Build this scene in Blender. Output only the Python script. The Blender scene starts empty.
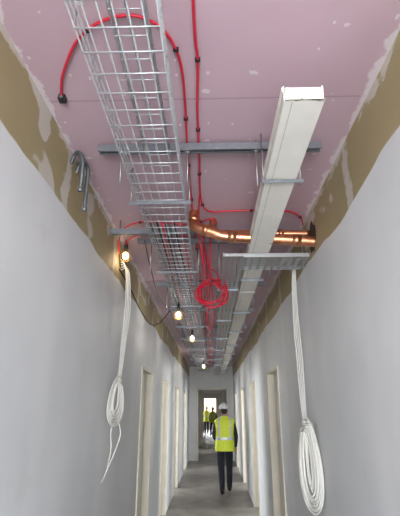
import bpy, bmesh, math, random
from mathutils import Vector, Matrix
random.seed(4)
R=random.random
HC=1.65          # camera height
CZ=3.03          # ceiling
XL,XR=-0.785,0.74
COL=bpy.context.scene.collection

# ------------------------------------------------------------ materials
def newmat(name):
    m=bpy.data.materials.new(name); m.use_nodes=True
    nt=m.node_tree; b=nt.nodes['Principled BSDF']
    return m,nt,b
def L(nt,a,b): nt.links.new(a,b)
def math_(nt,op,a,b=None,c=None,clamp=False):
    n=nt.nodes.new('ShaderNodeMath'); n.operation=op; n.use_clamp=clamp
    for i,v in enumerate((a,b,c)):
        if v is None: continue
        if isinstance(v,(int,float)): n.inputs[i].default_value=v
        else: L(nt,v,n.inputs[i])
    return n.outputs[0]
def smooth(nt,v,lo,hi):
    n=nt.nodes.new('ShaderNodeMapRange'); n.interpolation_type='SMOOTHSTEP'
    L(nt,v,n.inputs['Value']); n.inputs['From Min'].default_value=lo; n.inputs['From Max'].default_value=hi
    return n.outputs['Result']
def pos(nt):
    g=nt.nodes.new('ShaderNodeNewGeometry'); s=nt.nodes.new('ShaderNodeSeparateXYZ')
    L(nt,g.outputs['Position'],s.inputs[0]); return g.outputs['Position'],s.outputs
def noise(nt,vec,scale,detail=3,rough=.5,stretch=None):
    if stretch:
        mp=nt.nodes.new('ShaderNodeMapping'); L(nt,vec,mp.inputs[0]); mp.inputs['Scale'].default_value=stretch; vec=mp.outputs[0]
    n=nt.nodes.new('ShaderNodeTexNoise'); L(nt,vec,n.inputs['Vector'])
    n.inputs['Scale'].default_value=scale; n.inputs['Detail'].default_value=detail; n.inputs['Roughness'].default_value=rough
    return n.outputs['Fac']
def mix(nt,f,a,b):
    n=nt.nodes.new('ShaderNodeMix'); n.data_type='RGBA'
    if isinstance(f,(int,float)): n.inputs[0].default_value=f
    else: L(nt,f,n.inputs[0])
    for i,v in ((6,a),(7,b)):
        if isinstance(v,tuple): n.inputs[i].default_value=(*v,1)
        else: L(nt,v,n.inputs[i])
    return n.outputs[2]
def bump(nt,b,h,strength=.2,dist=.01):
    n=nt.nodes.new('ShaderNodeBump'); n.inputs['Strength'].default_value=strength; n.inputs['Distance'].default_value=dist
    L(nt,h,n.inputs['Height']); L(nt,n.outputs[0],b.inputs['Normal'])
def simple(name,c,rough=.5,metal=0,var=.12,scale=20,em=None,es=0):
    m,nt,b=newmat(name); p,_=pos(nt)
    f=noise(nt,p,scale)
    c2=tuple(x*(1-var*2) for x in c); c1=tuple(min(1,x*(1+var)) for x in c)
    L(nt,mix(nt,f,c2,c1),b.inputs['Base Color'])
    b.inputs['Roughness'].default_value=rough; b.inputs['Metallic'].default_value=metal
    if em: 
        b.inputs['Emission Color'].default_value=(*em,1); b.inputs['Emission Strength'].default_value=es
    return m

def wall_mat():
    m,nt,b=newmat('painted_plasterboard')
    p,s=pos(nt); y,z=s[1],s[2]
    n1=noise(nt,p,6,4,.6); n2=noise(nt,p,1.1,3); n3=noise(nt,p,3.2,5,.65)
    edge=math_(nt,'ADD',z,math_(nt,'MULTIPLY',math_(nt,'SUBTRACT',n2,.5),.16))
    raw=smooth(nt,edge,2.665,2.675)
    paint=mix(nt,smooth(nt,n2,.3,.7),(.68,.70,.715),(.78,.79,.80))
    scuff=smooth(nt,n3,.58,.8)
    paint=mix(nt,math_(nt,'MULTIPLY',scuff,.3),paint,(.58,.58,.57))
    fj=math_(nt,'PINGPONG',math_(nt,'ADD',y,.35),.6)
    fj=math_(nt,'SUBTRACT',1,smooth(nt,math_(nt,'ADD',fj,math_(nt,'MULTIPLY',n1,.05)),.05,.16))
    paint=mix(nt,math_(nt,'MULTIPLY',fj,.3),paint,(.84,.84,.84))
    board=mix(nt,n3,(.33,.27,.135),(.41,.34,.19))
    fr=math_(nt,'PINGPONG',math_(nt,'ADD',y,.35),.6)
    jt=math_(nt,'ADD',fr,math_(nt,'MULTIPLY',math_(nt,'SUBTRACT',n1,.5),.2))
    jm=math_(nt,'SUBTRACT',1,smooth(nt,jt,.03,.05))
    tz=math_(nt,'SUBTRACT',z,math_(nt,'MULTIPLY',n1,.16))
    tm=smooth(nt,tz,2.905,2.915)
    pm=smooth(nt,noise(nt,p,2.6,2,.4,(1,1,1.4)),.63,.66)
    fm=math_(nt,'MAXIMUM',math_(nt,'MAXIMUM',jm,pm),math_(nt,'MULTIPLY',tm,smooth(nt,n3,.42,.5)))
    up=mix(nt,math_(nt,'MULTIPLY',fm,.75),board,(.66,.63,.59))
    L(nt,mix(nt,raw,paint,up),b.inputs['Base Color'])
    b.inputs['Roughness'].default_value=.55
    bump(nt,b,n1,.08,.01)
    return m
def ceil_mat():
    m,nt,b=newmat('pink_plasterboard')
    p,s=pos(nt); x,y=s[0],s[1]
    n1=noise(nt,p,7,4,.6); n3=noise(nt,p,2.2,4); n4=noise(nt,p,22,3,.6)
    pink=mix(nt,n3,(.47,.325,.38),(.56,.405,.46))
    def spots(scale,lo,hi,amp,gate,st):
        mp=nt.nodes.new('ShaderNodeMapping'); L(nt,p,mp.inputs[0]); mp.inputs['Scale'].default_value=st
        v=nt.nodes.new('ShaderNodeTexVoronoi'); v.voronoi_dimensions='2D'; L(nt,mp.outputs[0],v.inputs['Vector']); v.inputs['Scale'].default_value=scale
        d=math_(nt,'ADD',v.outputs['Distance'],math_(nt,'MULTIPLY',math_(nt,'SUBTRACT',n4,.5),amp))
        g=nt.nodes.new('ShaderNodeSeparateXYZ'); L(nt,v.outputs['Color'],g.inputs[0])
        return math_(nt,'MULTIPLY',math_(nt,'SUBTRACT',1,smooth(nt,d,lo,hi)),math_(nt,'GREATER_THAN',g.outputs[0],gate))
    pm=math_(nt,'MAXIMUM',spots(3.0,.03,.055,.22,.5,(1,1.7,1)),spots(5.5,.035,.06,.16,.62,(1.5,1,1)))
    fr=math_(nt,'PINGPONG',math_(nt,'ADD',y,.75),1.2)
    jm=math_(nt,'SUBTRACT',1,smooth(nt,fr,.003,.006))
    ax=math_(nt,'ABSOLUTE',math_(nt,'ADD',x,.0225))
    em=smooth(nt,math_(nt,'ADD',ax,math_(nt,'MULTIPLY',math_(nt,'SUBTRACT',n1,.5),.15)),.735,.75)
    c=mix(nt,math_(nt,'MULTIPLY',jm,.5),pink,(.25,.17,.2))
    c=mix(nt,math_(nt,'MULTIPLY',math_(nt,'MAXIMUM',pm,em),.7),c,(.70,.66,.67))
    L(nt,c,b.inputs['Base Color']); b.inputs['Roughness'].default_value=.6
    bump(nt,b,n1,.05,.01)
    return m
def floor_mat():
    m,nt,b=newmat('dusty_concrete')
    p,s=pos(nt); n1=noise(nt,p,3,6,.7); n2=noise(nt,p,30,3)
    c=mix(nt,smooth(nt,n1,.35,.65),(.115,.105,.09),(.23,.215,.19))
    L(nt,mix(nt,math_(nt,'MULTIPLY',n2,.3),c,(.33,.31,.28)),b.inputs['Base Color'])
    b.inputs['Roughness'].default_value=.38; bump(nt,b,n1,.2,.01); return m

M_WALL=wall_mat(); M_CEIL=ceil_mat(); M_FLOOR=floor_mat()
M_FAR=simple('far_wall_paint',(.68,.68,.67),.6,0,.06,2)
M_GALV=simple('galvanised_steel',(.50,.52,.54),.45,.75,.12,60)
M_GALVD=simple('galvanised_strut',(.26,.28,.31),.45,.7,.15,40)
M_ROD=simple('zinc_rod',(.35,.35,.35),.4,.8)
M_COP=simple('copper',(.80,.36,.20),.36,1,.14,12)
M_BRASS=simple('copper_fitting',(.70,.34,.18),.34,1,.1,12)
M_TRUNK=simple('cream_trunking',(.78,.75,.69),.8,0,.06,8)
M_TRUNKE=simple('trunking_inside',(.5,.47,.42),.8,0,.1,8)
M_RED=simple('red_cable',(.62,.015,.045),.4,0,.1)
M_BLACK=simple('black_rubber',(.015,.015,.017),.5)
M_WHITEC=simple('white_cable',(.76,.75,.70),.45,0,.06)
M_GREYC=simple('grey_conduit',(.10,.11,.12),.45,.3)
M_DOOR=simple('cream_door',(.70,.66,.57),.5,0,.08,3)
M_FRAME=simple('primed_timber',(.72,.67,.56),.5,0,.08,5)
M_BULB=simple('lit_bulb',(1,.95,.85),.3,0,0,1,(1,.97,.9),10)
M_WARM=simple('warm_bulb',(1,.7,.4),.3,0,0,1,(1,.75,.42),6)
M_PLASTIC=simple('yellow_plastic',(.6,.35,.05),.4)
M_VEST=simple('hi_vis_yellow',(.80,.92,.06),.6,0,.08,30)
M_REFL=simple('reflective_tape',(.62,.64,.66),.35,.2,.05)
M_JACKET=simple('dark_jacket',(.022,.024,.032),.8,0,.2)
M_TROUS=simple('navy_trousers',(.018,.02,.03),.85,0,.2)
M_SKIN=simple('skin',(.55,.32,.22),.5,0,.06)
M_HAIR=simple('dark_hair',(.03,.02,.015),.7)
M_BOOT=simple('boot_leather',(.035,.028,.022),.6)
M_HELM=simple('white_helmet',(.8,.8,.8),.25,0,.02)
M_EYE=simple('eye_dark',(.05,.04,.04),.2)
M_LIP=simple('lips',(.45,.2,.17),.5)
M_PATCH=simple('plaster_hole',(.06,.045,.03),.9)
M_GLASS=simple('window_frame_grey',(.3,.3,.3),.4)

# ------------------------------------------------------------ mesh builder
class MB:
    def __init__(s): s.v=[];s.f=[];s.m=[];s.mats=[];s.sm=[]
    def mi(s,mat):
        if mat not in s.mats: s.mats.append(mat)
        return s.mats.index(mat)
    def add(s,vs,fs,mat,smooth=False):
        o=len(s.v); s.v+= [tuple(v) for v in vs]; k=s.mi(mat)
        for f in fs: s.f.append([i+o for i in f]); s.m.append(k); s.sm.append(smooth)
    def box(s,x0,x1,y0,y1,z0,z1,mat):
        vs=[(x,y,z) for x in(x0,x1) for y in(y0,y1) for z in(z0,z1)]
        s.add(vs,[(0,1,3,2),(4,6,7,5),(0,4,5,1),(2,3,7,6),(0,2,6,4),(1,5,7,3)],mat)
    def tube(s,path,r,mat,n=8,closed=False,caps=True):
        P=[Vector(p) for p in path]; N=len(P)
        if N<2: return
        vs=[];up=None
        for i in range(N):
            if closed: t=P[(i+1)%N]-P[i-1]
            else: t=P[min(i+1,N-1)]-P[max(i-1,0)]
            if t.length<1e-9: t=Vector((0,0,1))
            t.normalize()
            if up is None: 
                up=Vector((0,0,1)) if abs(t.z)<.9 else Vector((1,0,0))
            a=t.cross(up)
            if a.length<1e-4: a=t.orthogonal()
            a.normalize(); b=a.cross(t).normalized(); up=b
            rr=r[i] if isinstance(r,(list,tuple)) else r
            for k in range(n):
                an=2*math.pi*k/n; vs.append(P[i]+a*math.cos(an)*rr+b*math.sin(an)*rr)
        fs=[]
        for i in range(N if closed else N-1):
            j=(i+1)%N
            for k in range(n): fs.append((i*n+k,i*n+(k+1)%n,j*n+(k+1)%n,j*n+k))
        if caps and not closed: fs+= [tuple(range(n-1,-1,-1)),tuple((N-1)*n+k for k in range(n))]
        s.add(vs,fs,mat,n>4)
    def ball(s,c,rx,ry,rz,mat,nu=16,nv=10,v0=0,v1=math.pi):
        vs=[];fs=[]
        for i in range(nv+1):
            ph=v0+(v1-v0)*i/nv
            for k in range(nu):
                a=2*math.pi*k/nu
                vs.append((c[0]+rx*math.sin(ph)*math.cos(a),c[1]+ry*math.sin(ph)*math.sin(a),c[2]+rz*math.cos(ph)))
        for i in range(nv):
            for k in range(nu): fs.append((i*nu+k,(i+1)*nu+k,(i+1)*nu+(k+1)%nu,i*nu+(k+1)%nu))
        s.add(vs,fs,mat,True)
    def obj(s,name,parent=None,bevel=0):
        me=bpy.data.meshes.new(name); me.from_pydata(s.v,[],s.f)
        for m in s.mats: me.materials.append(m)
        me.polygons.foreach_set('material_index',s.m); me.polygons.foreach_set('use_smooth',s.sm); me.update()
        o=bpy.data.objects.new(name,me); COL.objects.link(o)
        if parent: o.parent=parent
        if bevel:
            md=o.modifiers.new('bevel','BEVEL'); md.width=bevel; md.segments=2
        return o
def spline(pts,sub=8,closed=False):
    P=[Vector(p) for p in pts]; N=len(P); out=[]
    for i in range(N if closed else N-1):
        if closed: a,b,c,d=P[i-1],P[i],P[(i+1)%N],P[(i+2)%N]
        else: a,b,c,d=P[max(i-1,0)],P[i],P[i+1],P[min(i+2,N-1)]
        for k in range(sub):
            t=k/sub
            out.append(.5*((2*b)+(c-a)*t+(2*a-5*b+4*c-d)*t*t+(3*b-a-3*c+d)*t**3))
    if not closed: out.append(P[-1])
    return out
def Z(z): return HC+z     # height relative to the eye level

# ------------------------------------------------------------ shell
def wall_side(name,x0,x1,ys,ye,openings,mat):
    b=MB(); y=ys
    for (a,c) in openings:
        b.box(x0,x1,y,a,0,CZ,mat); b.box(x0,x1,a,c,2.1,CZ,mat); y=c
    b.box(x0,x1,y,ye,0,CZ,mat)
    return b.obj(name)
LO=[(4.9,5.8),(7.0,7.95),(9.5,10.5),(12.4,13.4)]
RO=[(4.9,5.85),(7.6,8.6),(10.2,11.2),(13.0,14.0)]
YB=-3.2; YE=15.5; YF=33.0
wall_side('wall_left',XL-.12,XL,YB,YE,LO,M_WALL)
wall_side('wall_right',XR,XR+.12,YB,YE,RO,M_WALL)
b=MB(); b.box(-4.2,4.2,YB-.2,38.5,-.15,0,M_FLOOR); b.obj('floor')
b=MB(); b.box(-4.2,4.2,YB-.2,38.5,CZ,CZ+.15,M_CEIL); b.obj('ceiling')
def crosswall(name,y,xa,xb,ztop,mat,x0=-4.2,x1=4.2,t=.12):
    b=MB(); b.box(x0,xa,y,y+t,0,CZ,mat); b.box(xb,x1,y,y+t,0,CZ,mat); b.box(xa,xb,y,y+t,ztop,CZ,mat)
    f=.05
    b.box(xa,xa+f,y-.03,y+t+.01,0,ztop,M_FRAME); b.box(xb-f,xb,y-.03,y+t+.01,0,ztop,M_FRAME); b.box(xa,xb,y-.03,y+t+.01,ztop-f,ztop,M_FRAME)
    return b.obj(name)
crosswall('wall_end',YE,-.52,.56,2.3,M_FAR)
crosswall('wall_lobby_1',21.0,-.56,.56,2.35,M_FAR,XL-.12,XR+.12)
crosswall('wall_lobby_2',27.0,-.60,.46,2.35,M_FAR,XL-.12,XR+.12)
crosswall('wall_lobby_3',YF,-.62,.34,2.35,M_FAR)
for n,x0,x1 in(('wall_lobby_left',XL-.12,XL),('wall_lobby_right',XR,XR+.12)):
    b=MB(); b.box(x0,x1,YE+.12,18.2,0,CZ,M_FAR); b.box(x0,x1,18.2,19.4,2.1,CZ,M_FAR); b.box(x0,x1,19.4,23.5,0,CZ,M_FAR); b.box(x0,x1,23.5,24.7,2.1,CZ,M_FAR)
    b.box(x0,x1,24.7,29.5,0,CZ,M_FAR); b.box(x0,x1,29.5,30.7,2.1,CZ,M_FAR); b.box(x0,x1,30.7,YF,0,CZ,M_FAR); b.obj(n)
b=MB(); b.box(-4.2,4.2,38.3,38.5,0,.9,M_FAR); b.box(-4.2,4.2,38.3,38.5,2.6,CZ,M_FAR); b.box(-4.2,-1.5,38.3,38.5,.9,2.6,M_FAR); b.box(1.5,4.2,38.3,38.5,.9,2.6,M_FAR)
b.obj('wall_far')
b=MB()
for x in(-1.5,-.03,1.44): b.box(x,x+.06,38.35,38.42,.9,2.6,M_GLASS)
b.box(-1.5,1.5,38.35,38.42,.9,.96,M_GLASS); b.box(-1.5,1.5,38.35,38.42,2.54,2.6,M_GLASS); b.obj('window_3')
def outer(name,x0,x1,wins):
    b=MB(); y=YB-.2
    for a,c in wins:
        b.box(x0,x1,y,a,0,CZ,M_FAR); b.box(x0,x1,a,c,0,.9,M_FAR); b.box(x0,x1,a,c,2.3,CZ,M_FAR); y=c
    b.box(x0,x1,y,38.5,0,CZ,M_FAR); b.obj(name)
outer('wall_outer_left',-4.2,-4.0,[(7.0,8.6),(11.5,13.1),(18,19.6),(23.3,24.9),(29.3,30.9)])
outer('wall_outer_right',4.0,4.2,[(8.0,9.6),(12.2,13.8),(18,19.6),(29.3,30.9)])
b=MB(); b.box(-4.0,XL-.12,6.3,6.42,0,CZ,M_FAR); b.obj('wall_partition_left')
b=MB(); b.box(XR+.12,4.0,6.9,7.02,0,CZ,M_FAR); b.obj('wall_partition_right')
b=MB(); b.box(-4.2,-.62,YB-.2,YB,0,CZ,M_WALL); b.box(.58,4.2,YB-.2,YB,0,CZ,M_WALL)
b.box(-.62,.58,YB-.2,YB,0,.3,M_WALL); b.box(-.62,.58,YB-.2,YB,2.3,CZ,M_WALL); b.obj('wall_back')
b=MB()
for x in(-.62,-.04,.53): b.box(x,x+.05,YB-.14,YB-.08,.3,2.3,M_GLASS)
b.box(-.62,.58,YB-.14,YB-.08,.3,.35,M_GLASS); b.box(-.62,.58,YB-.14,YB-.08,2.25,2.3,M_GLASS); b.obj('window_1')

# ------------------------------------------------------------ doors
def door(name,side,a,c,leaf):
    x_in=XL if side<0 else XR; th=.12; b=MB(); s=side; f=.035
    xa,xb=sorted((x_in-s*.012,x_in+s*(th+.012)))
    b.box(xa,xb,a,a+f,0,2.1,M_FRAME); b.box(xa,xb,c-f,c,0,2.1,M_FRAME); b.box(xa,xb,a+f,c-f,2.1-f,2.1,M_FRAME)
    sa,sb=sorted((x_in+s*.06,x_in+s*.075))
    for q in((a+f,a+f+.014),(c-f-.014,c-f)): b.box(sa,sb,*q,0,2.1-f,M_FRAME)
    if leaf:
        xa,xb=sorted((x_in+s*.076,x_in+s*.118)); b.box(xa,xb,a+f+.003,c-f-.003,.008,2.1-f-.003,M_DOOR)
        hx=x_in+s*.045
        b.tube([(x_in+s*.076,a+.12,1.02),(hx,a+.12,1.02),(hx,a+.24,1.02)],.009,M_GALV)
        b.tube([(x_in+s*.078,a+.12,1.02),(x_in+s*.07,a+.12,1.02)],.026,M_GALV,14)
        for z in(.25,1.1,1.85): b.box(min(x_in+s*.07,x_in+s*.078),max(x_in+s*.07,x_in+s*.078),c-f-.02,c-f-.004,z,z+.1,M_GALV)
    return b.obj(name)
n=1
for i,(a,c) in enumerate(LO): door('door_%d'%n,-1,a,c,i==0); n+=1
for i,(a,c) in enumerate(RO): door('door_%d'%n,1,a,c,i==0); n+=1

# ------------------------------------------------------------ wire basket
def basket(name,xa,xb,ya,yb,zb,h,r=.0028,step=.1,off=0):
    b=MB(); nl=max(2,round((xb-xa)/.05))
    for i in range(nl+1):
        x=xa+(xb-xa)*i/nl; b.tube([(x,ya,zb),(x,yb,zb)],r,M_GALV,5)
    for x in(xa,xb):
        for z in(zb+h*.5,zb+h): b.tube([(x,ya,z),(x,yb,z)],r*(1.25 if z>zb+h*.9 else 1),M_GALV,5)
    y=ya+.03+off
    while y<yb:
        b.tube([(xa,y,zb+h+.004),(xa,y,zb-.003),(xb,y,zb-.003),(xb,y,zb+h+.004)],r,M_GALV,5); y+=step
    return b.obj(name)
BZ=Z(1.15)
basket('wire_cable_basket',-.43,-.155,-.6,14.8,BZ,.08,.0032)
basket('wire_cable_basket',-.31,-.20,-.2,1.9,BZ+.012,.055,.0028,.1,.045)

b=MB()
for i in range(7):
    pts=[(-.40+.033*i+.012*math.sin(k*1.3+i),2.6+k*.8,BZ+.014+.008*(i%2)) for k in range(16)]
    b.tube(spline(pts,4),.007,(M_GREYC,M_BLACK,M_RED,M_BLACK)[i%4],6)
b.obj('cable_bundle')

# ------------------------------------------------------------ strut channel with rods
CT=CZ-.001
def strut(name,y,xa,xb,z,rods=()):
    b=MB(); w=.041
    b.box(xa,xb,y-w/2,y-w/2+.003,z,z+w,M_GALVD); b.box(xa,xb,y+w/2-.003,y+w/2,z,z+w,M_GALVD)
    b.box(xa,xb,y-w/2+.003,y+w/2-.003,z+w-.003,z+w,M_GALVD)
    b.box(xa,xb,y-w/2+.003,y-w/2+.011,z,z+.003,M_GALVD); b.box(xa,xb,y+w/2-.011,y+w/2-.003,z,z+.003,M_GALVD)
    x=xa+.02
    while x<xb-.04:
        b.box(x,x+.026,y-.0065,y+.0065,z+w-.0045,z+w-.003,M_BLACK); x+=.05
    for x,zz in rods:
        b.tube([(x,y,zz),(x,y,CT)],.005,M_ROD,6)
        b.tube([(x,y,z-.008),(x,y,z-.001)],.011,M_ROD,6)
        b.box(x-.02,x+.02,y-.02,y+.02,z-.002,z+.0,M_GALVD)
    return b.obj(name)
strut('strut_channel',1.99,-.607,.60,Z(1.315),[(-.48,Z(1.13)),(-.12,Z(1.13)),(.25,Z(1.1)),(.47,Z(1.1))])
strut('strut_channel',3.02,-.775,-.115,Z(1.262),[(-.70,Z(1.24)),(-.16,Z(1.24))])
for y in(3.35,4.7,6.05,7.4,8.75,10.1,11.45,12.8,14.1):
    strut('strut_channel',y,-.62,.62,Z(1.315),[(-.50,Z(1.06)),(-.10,Z(1.06)),(.07,Z(1.03)),(.48,Z(1.03))])
def carrier(name,y,xa,xb,z,mat=M_GALVD):
    b=MB(); b.box(xa,xb,y-.015,y+.015,z-.003,z,mat); b.box(xa,xb,y-.015,y-.012,z-.02,z-.003,mat)
    for x in(xa+.012,xb-.012):
        b.tube([(x,y,z-.015),(x,y,CT)],.004,M_ROD,6); b.tube([(x,y,z-.012),(x,y,z-.003)],.009,M_ROD,6); b.tube([(x,y,z),(x,y,z+.008)],.009,M_ROD,6)
    return b.obj(name)
for y in(2.25,3.6,4.95,6.3,7.65,9.0,10.35,11.7,13.05): carrier('tray_bracket',y,-.48,-.11,BZ-.007)
TZ0=Z(1.10)
for y in(1.93,3.7,5.1,6.5,7.9,9.3,10.7,12.1,13.5): carrier('trunking_bracket',y,.262,.475,TZ0-.005)

# ------------------------------------------------------------ cream trunking
b=MB(); xa,xb,z0,z1=.285,.438,TZ0,TZ0+.075; ya,yb=1.34,15.3; t=.004
b.box(xa,xb,ya,yb,z0,z0+t,M_TRUNK); b.box(xa,xa+t,ya,yb,z0+t,z1,M_TRUNK); b.box(xb-t,xb,ya,yb,z0+t,z1,M_TRUNK); b.box(xa+t,xb-t,ya+.01,yb,z1-t,z1,M_TRUNK)
b.box(xa-.004,xa,ya+.01,yb,z1-.02,z1+.002,M_TRUNK); b.box(xb,xb+.004,ya+.01,yb,z1-.02,z1+.002,M_TRUNK)
b.box(xa+.03,xa+.033,ya,yb,z0-.0015,z0,M_TRUNKE)
for i in range(9):
    x=xa+(xb-xa)*i/9; l=.008+.02*R()
    b.add([(x,ya+.002,z0+.001),(x+.02,ya+.002,z0+.001),(x+.016,ya-l,z0-.006*R()),(x+.003,ya-l*.7,z0-.004)],[(0,1,2,3)],M_TRUNK)
b.add([(xa,ya,z0+.01),(xb,ya,z0+.012),(xb-.005,ya+.006,z1-.012),(xa+.012,ya+.004,z1-.004)],[(0,1,2,3)],M_TRUNK)
for y in(4.2,7.2,10.2,13.2): b.box(xa-.005,xb+.005,y-.04,y+.04,z0-.003,z0,M_TRUNK)
b.obj('white_cable_trunking')

# ------------------------------------------------------------ perforated tray
def perf(b,xa,xb,ya,yb,z,lip,axis='y'):
    nu=max(3,int((xb-xa)/.02)|1); nw=int((yb-ya)/.02); us=[xa+(xb-xa)*i/nu for i in range(nu+1)]; ws=[ya+(yb-ya)*i/nw for i in range(nw+1)]
    vs=[(u,w,z) for w in ws for u in us]; fs=[]
    for j in range(nw):
        for i in range(nu):
            hole = (i%2==1 and j%3!=0) if axis=='y' else (j%2==1 and i%3!=0)
            if not hole: fs.append((j*(nu+1)+i,j*(nu+1)+i+1,(j+1)*(nu+1)+i+1,(j+1)*(nu+1)+i))
    b.add(vs,fs,M_GALV)
b=MB(); pz=Z(1.06)
perf(b,.095,.245,2.98,15.0,pz,.03)
b.box(.093,.095,2.98,15,pz,pz+.04,M_GALV); b.box(.245,.247,3.33,15,pz,pz+.04,M_GALV)
perf(b,.247,.735,3.02,3.31,pz,.03,'x')
b.box(.095,.735,3.0,3.002,pz,pz+.03,M_GALV); b.box(.247,.735,3.31,3.312,pz,pz+.03,M_GALV)
b.obj('perforated_cable_tray')
for y in(3.9,5.4,6.9,8.4,9.9,11.4): carrier('tray_bracket',y,.06,.26,pz-.002)

# ------------------------------------------------------------ copper pipes
def copper(name,pts,r,joints):
    b=MB(); b.tube(spline(pts,8),r,M_COP,20)
    for p,q in joints: b.tube([p,q],r*1.13,M_BRASS,20)
    return b.obj(name)
y=2.84
copper('copper_pipe',[(-.12,y+.04,CT),(-.12,y+.03,Z(1.29)),(-.105,y+.01,Z(1.245)),(-.05,y-.005,Z(1.218)),(.02,y-.01,Z(1.19)),(.07,y-.01,Z(1.168)),(.12,y-.01,Z(1.158)),(.3,y-.01,Z(1.145)),(.5,y-.01,Z(1.132)),(.62,y-.01,Z(1.123)),(.739,y-.01,Z(1.112))],.038,
   [((.125,y-.01,Z(1.157)),(.185,y-.01,Z(1.153))),((-.05,y-.005,Z(1.218)),(-.015,y-.008,Z(1.204))),((-.12,y+.032,Z(1.295)),(-.12,y+.036,Z(1.33))),((.58,y-.01,Z(1.126)),(.64,y-.01,Z(1.121)))])
y2=2.93
copper('copper_pipe',[(.02,y2+.08,CT),(.02,y2+.07,Z(1.30)),(.022,y2+.05,Z(1.24)),(.04,y2+.01,Z(1.225)),(.09,y2,Z(1.222)),(.3,y2,Z(1.22)),(.739,y2,Z(1.215))],.027,
   [((.10,y2,Z(1.222)),(.14,y2,Z(1.222))),((.5,y2,Z(1.218)),(.54,y2,Z(1.218)))])

# ------------------------------------------------------------ red cables
def cable(name,pts,r,mat,clips=0,sub=8):
    P=spline(pts,sub); b=MB(); b.tube(P,r,mat,8)
    if clips:
        acc=0; last=P[0]
        for p in P[1:]:
            acc+=(p-last).length; last=p
            if acc>clips:
                acc=0; b.box(p.x-.011,p.x+.011,p.y-.006,p.y+.006,p.z-r-.003,p.z+r+.001,M_BLACK)
    return b.obj(name)
zc=CZ-.012; rr=.0062
A=[(-.688,1.605),(-.66,1.52),(-.628,1.451),(-.525,1.293),(-.404,1.202),(-.270,1.181),(-.168,1.256),(-.121,1.406),(-.115,1.639),(-.125,2.05),(-.13,2.516),(-.13,3.2),(-.12,4.5),(-.125,6),(-.11,8),(-.12,11),(-.12,14)]
cable('red_fire_alarm_cable',[(x,y,zc) for x,y in A],rr,M_RED,.42)
b=MB(); b.box(-.705,-.672,1.60,1.635,CZ-.025,CZ-.001,M_BLACK); b.tube([(-.688,1.59,zc),(-.688,1.61,zc)],.011,M_GREYC,10); b.obj('cable_gland_box')
B=[(-.05,-.5),(-.0545,1.12),(-.047,1.396),(-.058,1.71),(-.061,2.153),(-.068,2.55),(-.045,2.78),(.02,2.86),(.109,2.85),(.367,2.84),(.588,2.87),(.69,2.98),(.733,3.12)]
cable('red_fire_alarm_cable',[(x,y,zc) for x,y in B],rr,M_RED,.42)
cable('red_fire_alarm_cable',[(-.07,2.6,zc),(-.085,2.9,zc-.01),(-.06,3.4,zc-.02),(-.04,4.2,zc-.01),(-.05,6,zc),(-.04,9,zc),(-.05,14,zc)],rr,M_RED,.5)
cable('red_fire_alarm_cable',[(-.782,3.4,zc-.12),(-.76,3.28,zc-.03),(-.647,3.07,zc-.01),(-.469,3.02,zc),(-.20,3.08,zc),(-.06,2.98,zc-.02),(.0,2.9,zc-.04),(.05,2.95,zc-.05)],rr,M_RED,.5)
cable('red_fire_alarm_cable',[(-.782,3.6,zc-.09),(-.7,3.35,zc-.02),(-.5,3.25,zc),(-.25,3.3,zc),(-.1,3.6,zc),(-.08,5,zc),(-.09,9,zc)],rr,M_RED,.5)
cable('red_fire_alarm_cable',[(-.13,2.9,zc-.01),(-.09,3.1,zc-.1),(-.05,3.3,Z(1.05)),(-.02,3.5,Z(1.06)),(.02,3.7,Z(1.09)),(.11,3.9,Z(1.10)),(.13,4.5,Z(1.075)),(.13,8,Z(1.075)),(.13,14,Z(1.075))],rr,M_RED)
cable('red_fire_alarm_cable',[(.0,3.2,zc),(-.01,3.6,Z(1.0)),(-.03,4.3,Z(.92)),(-.01,5.2,Z(1.08)),(-.02,6.5,Z(1.0)),(-.0,8,Z(1.1)),(-.01,12,Z(1.05))],rr,M_RED)
cable('red_fire_alarm_cable',[(-.05,3.1,zc),(-.06,3.7,Z(1.15)),(-.05,5,Z(1.2)),(-.06,8,Z(1.2)),(-.05,14,Z(1.2))],rr,M_RED)
b=MB(); pts=[]
for k in range(6*14+1):
    a=2*math.pi*k/14+math.pi/2; w=.122+.026*math.sin(k*.37)+.006*math.sin(k*1.9)
    pts.append((.01+w*math.cos(a),3.72+.03*math.sin(k*.21)+.05*math.sin(a),Z(.975)+w*.95*math.sin(a)+.01*math.sin(k*.5)))
b.tube(spline(pts,3),rr,M_RED,8)
b.tube(spline([(-.06,3.5,zc),(-.03,3.6,Z(1.25)),(.0,3.7,Z(1.15)),(.02,3.74,Z(1.09))],6),rr,M_RED,8)
b.tube(spline([(.08,3.72,Z(1.07)),(.05,3.8,Z(1.2)),(-.02,3.95,Z(1.28)),(-.05,4.3,zc)],6),rr,M_RED,8)
b.tube(spline([(.0,3.7,Z(.86)),(-.04,3.8,Z(.80)),(-.02,4.1,Z(.72)),(.02,4.3,Z(.8)),(.03,4.5,Z(1.0)),(.0,4.7,zc-.02)],6),rr,M_RED,8)
b.box(-.01,.035,3.74,3.80,Z(1.075),Z(1.11),M_BLACK)
b.obj('red_cable_coil')

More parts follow.
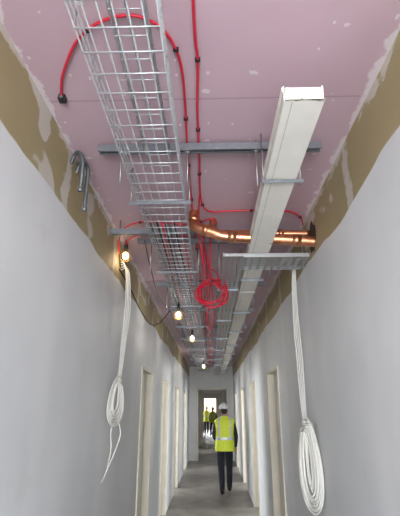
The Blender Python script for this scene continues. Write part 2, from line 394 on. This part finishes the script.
# ------------------------------------------------------------ white hanging cables
def hanging_left():
    b=MB()
    for i in range(5):
        o=.012*(i-2)
        pts=[(-.783,3.50+o,Z(1.22-.02*i)),(-.735+.004*i,3.52+o*1.2,Z(1.13)),(-.715+.004*i,3.52+o*2.2+.02*math.sin(i*2),Z(.8)),(-.725+.003*i,3.50+o*2.2,Z(.5)),(-.725+.003*i,3.46+o*1.2,Z(.32)),(-.72+.003*i,3.40+o*.4,Z(.20))]
        b.tube(spline(pts,8),.0045,M_WHITEC,6)
    for i in range(13):
        f=i/12; h=.09+.085*f+.01*R(); w=.03+.11*f*(.7+.3*R()); cx=-.715+.012*(R()-.5); cy=3.33+.05*(R()-.5)
        pts=[]
        for k in range(22):
            a=2*math.pi*k/22; u=w*math.sin(a)*(1-.3*math.cos(a)); pts.append((cx+u*.26,cy+u+.03*math.cos(a),Z(.05)+.03*(1-f)+h*math.cos(a)))
        b.tube(spline(pts,2,True),.0047,M_WHITEC,6,True)
    for z in(.17,.185,.20): b.tube([(-.74,3.38,Z(z)),(-.70,3.34,Z(z+.005)),(-.69,3.40,Z(z)),(-.725,3.43,Z(z-.005))],.006,M_WHITEC,6,True)
    b.tube(spline([(-.70,3.36,Z(-.08)),(-.67,3.34,Z(-.18)),(-.70,3.32,Z(-.3)),(-.74,3.27,Z(-.42)),(-.75,3.2,Z(-.48)),(-.735,3.12,Z(-.46))],8),.0045,M_WHITEC,6)
    b.tube(spline([(-.72,3.40,Z(-.05)),(-.745,3.36,Z(-.16)),(-.74,3.38,Z(-.28)),(-.75,3.34,Z(-.4))],8),.0045,M_WHITEC,6)
    b.obj('white_cable_coil')
hanging_left()
def hanging_right():
    b=MB()
    for i in range(4):
        o=i-1.5
        pts=[(.738,3.42+.02*i,Z(1.20-.015*i)),(.705-.004*i,3.43+.02*o,Z(1.10)),(.695-.006*i,3.44+.03*o,Z(.7)),(.70-.008*i,3.42+.03*o,Z(.35)),(.69-.007*i,3.38+.02*o,Z(.08)),(.68-.005*i,3.32+.012*o,Z(-.08))]
        b.tube(spline(pts,8),.0047,M_WHITEC,6)
    for i in range(18):
        f=i/17; h=.16+.125*f+.012*R(); w=.018+.07*f; cx=.668+.03*(R()-.5)*(1-f)+.006*(R()-.5); cy=3.24+.06*(R()-.5)
        pts=[]
        for k in range(24):
            a=2*math.pi*k/24; u=w*math.sin(a)*(1-.22*math.cos(a)); q=.05*math.cos(a)
            pts.append((cx+u*.62,cy-u*1.15+q*.4,Z(-.365)+.05*(1-f)*.6+h*math.cos(a)))
        b.tube(spline(pts,2,True),.0052,M_WHITEC,6,True)
    for z in(-.11,-.125,-.14,-.155): b.tube([(.635,3.28,Z(z)),(.67,3.19,Z(z-.003)),(.71,3.22,Z(z+.004)),(.68,3.31,Z(z))],.0055,M_WHITEC,6,True)
    b.obj('white_cable_coil')
hanging_right()

for y0,l in((2.02,.2),(2.12,.27)):
    b=MB(); b.tube(spline([(-.783,y0+.05,Z(1.30)),(-.76,y0+.03,Z(1.345)),(-.725,y0,Z(1.34)),(-.70,y0,Z(1.29)),(-.705,y0+.02,Z(1.22)),(-.715,y0+.05,Z(1.34-l))],8),.0115,M_GREYC,10)
    b.tube([(-.715,y0+.05,Z(1.345-l)),(-.716,y0+.052,Z(1.325-l))],.015,M_GALVD,10); b.obj('grey_flexible_conduit')
cable('black_site_cable',[(-.782,3.45,Z(1.12)),(-.72,3.7,Z(1.0)),(-.69,4.1,Z(.90)),(-.66,4.6,Z(.86)),(-.6,4.9,Z(.93)),(-.5,5.1,Z(1.12))],.0055,M_BLACK)
cable('black_site_cable',[(-.5,3.0,Z(1.2)),(-.515,3.4,Z(1.14)),(-.53,4.2,Z(1.08)),(-.52,5.3,Z(1.16)),(-.52,6.2,Z(1.10)),(-.51,7.2,Z(1.15)),(-.51,9,Z(1.12))],.0045,M_BLACK)
def festoon(y,x,z,top,warm=False,e=6):
    b=MB(); mt=M_WARM if warm else M_BULB
    b.tube([(x,y,z+.13),(x,y,z+.09),(x,y,z+.05)],[.012,.018,.02],M_BLACK,12)
    b.ball((x,y,z),.028,.028,.034,mt); 
    for k in range(6):
        a=k*math.pi/3; b.tube([(x+.02*math.cos(a),y+.02*math.sin(a),z+.06),(x+.045*math.cos(a),y+.045*math.sin(a),z+.01),(x+.04*math.cos(a),y+.04*math.sin(a),z-.035),(x,y,z-.055)],.0018,M_PLASTIC,5)
    b.tube([(x,y,z+.12),(x,y,top)],.004,M_BLACK,6)
    o=b.obj('festoon_lamp')
    l=bpy.data.lights.new('bulb_light','POINT'); l.energy=e; l.color=(1,.68,.38) if warm else (1,.96,.88); l.shadow_soft_size=.05
    lo=bpy.data.objects.new('bulb_light',l); lo.location=(x,y-.04,z-.075); COL.objects.link(lo); lo.parent=o
festoon(4.73,-.37,Z(.99),BZ-.007,e=2.5); festoon(6.45,-.29,Z(.99),BZ-.007,e=2.5); festoon(10.9,-.2,Z(.98),BZ-.007,e=6)
festoon(3.42,-.73,Z(1.23),CT,True,.6)
def hole(name,x,y,z,ry,rz):
    b=MB(); vs=[(x,y,z)]; n=14
    for k in range(n):
        a=2*math.pi*k/n; q=.85+.3*R(); vs.append((x,y+ry*q*math.cos(a),z+rz*q*math.sin(a)))
    b.add(vs,[(0,k+1,(k+1)%n+1) for k in range(n)],M_PATCH); b.obj(name)
hole('service_hole_left',XL+.002,3.5,Z(1.22),.10,.07); hole('service_hole_right',XR-.002,2.88,Z(1.165),.10,.11); hole('service_hole_right',XR-.002,3.45,Z(1.19),.06,.05)

# ------------------------------------------------------------ person
def build_person():
    J={'pel':(0,0,.93,.14,.11),'sp':(0,.005,1.10,.125,.10),'ch':(0,.0,1.28,.15,.11),'nb':(0,.0,1.40,.085,.075),'nk':(-.004,.015,1.47,.052,.055),'hd':(-.01,.035,1.55,.06,.065),
       'lh':(-.085,0,.88,.098,.10),'lk':(-.085,-.03,.49,.072,.075),'la':(-.075,-.25,.15,.056,.06),'lt0':(-.075,-.22,.065,.045,.045),'lt':(-.078,-.10,.038,.040,.034),
       'rh':(.085,0,.88,.098,.10),'rk':(.09,.17,.50,.072,.075),'ra':(.085,.16,.11,.056,.06),'rt0':(.085,.20,.052,.048,.044),'rt':(.087,.33,.038,.042,.034),
       'ls':(-.175,0,1.37,.062,.06),'le':(-.235,-.03,1.10,.05,.05),'lw':(-.20,.17,.99,.03,.032),
       'rs':(.175,0,1.37,.062,.06),'re':(.235,-.05,1.09,.05,.05),'rw':(.225,.03,.86,.03,.032)}
    E=[('pel','sp'),('sp','ch'),('ch','nb'),('nb','nk'),('nk','hd'),('pel','lh'),('lh','lk'),('lk','la'),('la','lt0'),('lt0','lt'),('pel','rh'),('rh','rk'),('rk','ra'),('ra','rt0'),('rt0','rt'),
       ('ch','ls'),('ls','le'),('le','lw'),('ch','rs'),('rs','re'),('re','rw')]
    def skin(J,E,root,sub=2):
        ks=list(J); me=bpy.data.meshes.new('t'); me.from_pydata([J[k][:3] for k in ks],[(ks.index(a),ks.index(b)) for a,b in E],[])
        o=bpy.data.objects.new('t',me); COL.objects.link(o)
        md=o.modifiers.new('s','SKIN')
        for i,k in enumerate(ks):
            me.skin_vertices[0].data[i].radius=J[k][3:5]; me.skin_vertices[0].data[i].use_root=(k==root)
        o.modifiers.new('u','SUBSURF').levels=sub
        bpy.context.view_layer.update(); dg=bpy.context.evaluated_depsgraph_get()
        r=bpy.data.meshes.new_from_object(o.evaluated_get(dg)); bpy.data.objects.remove(o); return r
    parts=[skin(J,E,'pel')]
    def hand(w,d,side,thumb):
        w=Vector(w); d=Vector(d).normalized(); th=Vector(thumb).normalized(); nrm=d.cross(th).normalized()*side
        parts.append(skin({'a':(*w,.026,.03),'b':(*(w+d*.045),.032,.02),'c':(*(w+d*.085),.036,.018)},[('a','b'),('b','c')],'a'))
        for i,(ln) in enumerate((.068,.078,.072,.056)):
            off=th*(.030-.020*i); base=w+d*.075+off
            p1=base+d*ln*.4; p2=p1+(d*.8+nrm*.6).normalized()*ln*.35; p3=p2+(d*.4+nrm*.9).normalized()*ln*.3
            parts.append(skin({'a':(*base,.009,.009),'b':(*p1,.0088,.0088),'c':(*p2,.008,.008),'d':(*p3,.0068,.0068)},[('a','b'),('b','c'),('c','d')],'a',1))
        t0=w+d*.02+th*.02; t1=t0+(th+d*.6).normalized()*.035; t2=t1+(th*.3+d+nrm*.3).normalized()*.032
        parts.append(skin({'a':(*t0,.012,.012),'b':(*t1,.010,.010),'c':(*t2,.008,.008)},[('a','b'),('b','c')],'a',1))
    hand((-.20,.17,.99),(.15,.9,.1),1,(.35,0,1)); hand((.225,.03,.86),(0,.12,-1),1,(-.25,1,0))
    hb=MB(); hx,hy,hz=-.012,.045,1.60
    hb.ball((hx,hy-.012,hz+.012),.074,.092,.092,M_SKIN,24,16)
    hb.ball((hx,hy+.026,hz-.05),.052,.055,.06,M_SKIN,20,12)
    hb.ball((hx,hy+.078,hz-.098),.02,.016,.016,M_SKIN); hb.ball((hx,hy+.092,hz-.028),.011,.02,.02,M_SKIN); hb.ball((hx,hy+.086,hz-.012),.008,.012,.026,M_SKIN)
    hb.ball((hx,hy+.072,hz+.018),.05,.018,.010,M_SKIN); hb.ball((hx,hy+.079,hz-.066),.022,.010,.009,M_SKIN)
    for s in(-1,1): hb.ball((hx+s*.076,hy-.012,hz-.018),.010,.018,.032,M_SKIN); hb.ball((hx+s*.042,hy+.05,hz-.03),.022,.022,.02,M_SKIN)
    ho=hb.obj('t'); parts.append(ho.data.copy()); bpy.data.objects.remove(ho)
    bm=bmesh.new()
    for p in parts: bm.from_mesh(p)
    me=bpy.data.meshes.new('body'); bm.to_mesh(me); bm.free()
    o=bpy.data.objects.new('t',me); COL.objects.link(o)
    md=o.modifiers.new('r','REMESH'); md.mode='VOXEL'; md.voxel_size=.0065; md.use_smooth_shade=True
    sm=o.modifiers.new('s','SMOOTH'); sm.iterations=2; sm.factor=.4
    bpy.context.view_layer.update()
    me=bpy.data.meshes.new_from_object(o.evaluated_get(bpy.context.evaluated_depsgraph_get())); bpy.data.objects.remove(o)
    me.materials.clear()
    mats=[M_JACKET,M_TROUS,M_SKIN,M_HAIR,M_BOOT]
    for m in mats: me.materials.append(m)
    lw,rw=Vector((-.20,.17,.99)),Vector((.225,.03,.86)); ld=Vector((.15,.9,.1)).normalized(); rd=Vector((0,.12,-1)).normalized()
    for p in me.polygons:
        c=p.center; k=0
        if c.z<.95: k=1
        if c.z>1.455:
            k=2
            if c.z>1.52 and (c.y<hy+.005) and not (abs(c.x-hx)>.07 and abs(c.z-(hz-.018))<.034 and c.y>hy-.035): k=3
            if c.z>hz+.06: k=3
        if (c-lw).length<.22 and (c-lw).dot(ld)>.012 : k=2
        if (c-rw).length<.22 and (c-rw).dot(rd)>.012 and c.x>.19: k=2
        if c.z<.12: k=4
        p.material_index=k; p.use_smooth=True
    return me
BODY=build_person(); 
def build_vest():
    prof=[(.80,.20,.155),(.86,.205,.155),(.95,.20,.15),(1.05,.195,.142),(1.15,.20,.14),(1.25,.208,.142),(1.33,.215,.138),(1.39,.212,.122),(1.425,.18,.10),(1.455,.125,.08),(1.475,.082,.070),(1.482,.07,.065)]
    rings=[]
    for i in range(len(prof)-1):
        a,c=prof[i],prof[i+1]; n=max(1,round((c[0]-a[0])/.012))
        for k in range(n): t=k/n; rings.append(tuple(a[j]+(c[j]-a[j])*t for j in range(3)))
    rings.append(prof[-1]); n=64; b=MB(); vs=[]
    for z,w,d in rings:
        for k in range(n):
            a=2*math.pi*k/n; ca,sa=math.cos(a),math.sin(a); e=.8
            x=w*math.copysign(abs(ca)**e,ca); y=d*math.copysign(abs(sa)**e,sa)
            wr=1+.022*math.sin(a*7+z*14)*min(1,max(0,(1.42-z)*3))+.012*math.sin(a*13-z*30)
            vs.append((x*wr,y*wr+.005,z))
    fy,fr=[],[]
    for i in range(len(rings)-1):
        z=rings[i][0]
        for k in range(n):
            a=2*math.pi*(k+.5)/n; x=rings[i][1]*math.cos(a)
            f=(i*n+k,i*n+(k+1)%n,(i+1)*n+(k+1)%n,(i+1)*n+k)
            band=(1.0<z<1.06) or (.075<abs(x)<.125 and z>1.06)
            front=abs(x)<.012 and math.sin(a)>0
            (fr if band and not front else fy).append(f)
    b.add(vs,fy,M_VEST,True); k=b.mi(M_REFL)
    for f in fr: b.f.append(list(f)); b.m.append(k); b.sm.append(True)
    return b
VEST=build_vest()
def build_helmet():
    b=MB(); c=(-.012,.03,1.635)
    b.ball(c,.108,.132,.108,M_HELM,32,12,0,math.pi/2)
    vs=[];n=40
    for k in range(n):
        a=2*math.pi*k/n; ext=.012+(.04*max(0,math.sin(a))**2)
        vs.append((c[0]+.105*math.cos(a),c[1]+.129*math.sin(a),c[2]+.004)); vs.append((c[0]+(.108+ext*.5)*math.cos(a),c[1]+(.132+ext)*math.sin(a),c[2]-.006)); vs.append((c[0]+.104*math.cos(a),c[1]+.128*math.sin(a),c[2]-.008))
    fs=[]
    for k in range(n):
        j=(k+1)%n; fs+= [(3*k,3*k+1,3*j+1,3*j),(3*k+1,3*k+2,3*j+2,3*j+1)]
    b.add(vs,fs,M_HELM,True)
    for dx in(-.03,0,.03): b.tube([(c[0]+dx,c[1]+.128*math.sin(t)*.98,c[2]+.106*math.cos(t)) for t in[-1.2+.24*i for i in range(11)]],.006,M_HELM,6)
    return b
def build_face():
    b=MB(); hx,hy,hz=-.012,.045,1.60
    for s in(-1,1):
        b.ball((hx+s*.03,hy+.074,hz-.002),.011,.008,.007,M_EYE,12,8)
        b.box(hx+s*.03-.015,hx+s*.03+.015,hy+.082,hy+.09,hz+.02,hz+.026,M_HAIR)
    b.ball((hx,hy+.087,hz-.066),.02,.004,.005,M_LIP,12,8); return b
HELM=build_helmet(); FACE=build_face()
def person(name,x,y,rot,s=1):
    e=bpy.data.objects.new(name,None); COL.objects.link(e); e.location=(x,y,.004); e.rotation_euler=(0,0,rot); e.scale=(s,s,s)
    o=bpy.data.objects.new('body',BODY); COL.objects.link(o); o.parent=e
    VEST.obj('hi_vis_vest',e); HELM.obj('hard_hat',e); FACE.obj('face',e)
person('construction_worker',.265,9.75,0.0,1.0)
person('construction_worker',-.36,30.0,math.pi,1.0)
person('construction_worker',.05,28.6,math.pi*.9,.97)

# ------------------------------------------------------------ light
def area(name,loc,rot,sx,sy,e,col=(1,1,1)):
    l=bpy.data.lights.new(name,'AREA'); l.shape='RECTANGLE'; l.size=sx; l.size_y=sy; l.energy=e; l.color=col
    o=bpy.data.objects.new(name,l); o.location=loc; o.rotation_euler=rot; COL.objects.link(o)
r90=math.pi/2
area('daylight_window_back',(-.02,YB+.02,1.3),(r90,0,0),1.2,2.0,245,(.95,.985,1))
for y in(7.8,12.3): area('lobby_fill_left',(-3.95,y,1.6),(r90,0,-r90),1.6,1.4,140,(.97,.99,1))
for y in(8.8,13.0): area('lobby_fill_right',(3.95,y,1.6),(r90,0,r90),1.6,1.4,140,(.97,.99,1))
for y in(18.8,24.1,30.1): area('lobby_fill_left',(-3.95,y,1.6),(r90,0,-r90),1.6,1.4,120,(1,.98,.94))  # unseen fill lamps added beside the lobby to brighten the distant workers
for y in(18.8,30.1): area('lobby_fill_right',(3.95,y,1.6),(r90,0,r90),1.6,1.4,120,(1,.98,.94))  # same added fill from the right side of the lobby
area('daylight_window_far',(0,38.2,1.75),(-r90,0,0),3,1.7,170,(.97,.98,1))
w=bpy.data.worlds.new('sky'); bpy.context.scene.world=w; w.use_nodes=True
bg=w.node_tree.nodes['Background']; sky=w.node_tree.nodes.new('ShaderNodeTexSky'); sky.sky_type='NISHITA'; sky.sun_disc=False; sky.sun_elevation=.8
w.node_tree.links.new(sky.outputs[0],bg.inputs[0]); bg.inputs[1].default_value=.3

# ------------------------------------------------------------ camera
cd=bpy.data.cameras.new('camera'); cam=bpy.data.objects.new('camera',cd); COL.objects.link(cam)
cd.sensor_fit='HORIZONTAL'; cd.sensor_width=36; cd.lens=38.3; cd.clip_start=.05
cam.location=(0,0,HC); cam.rotation_euler=(math.radians(90+19.4),0,math.radians(1.52))
bpy.context.scene.camera=cam
sc=bpy.context.scene; sc.view_settings.view_transform='Standard'; sc.view_settings.exposure=.2
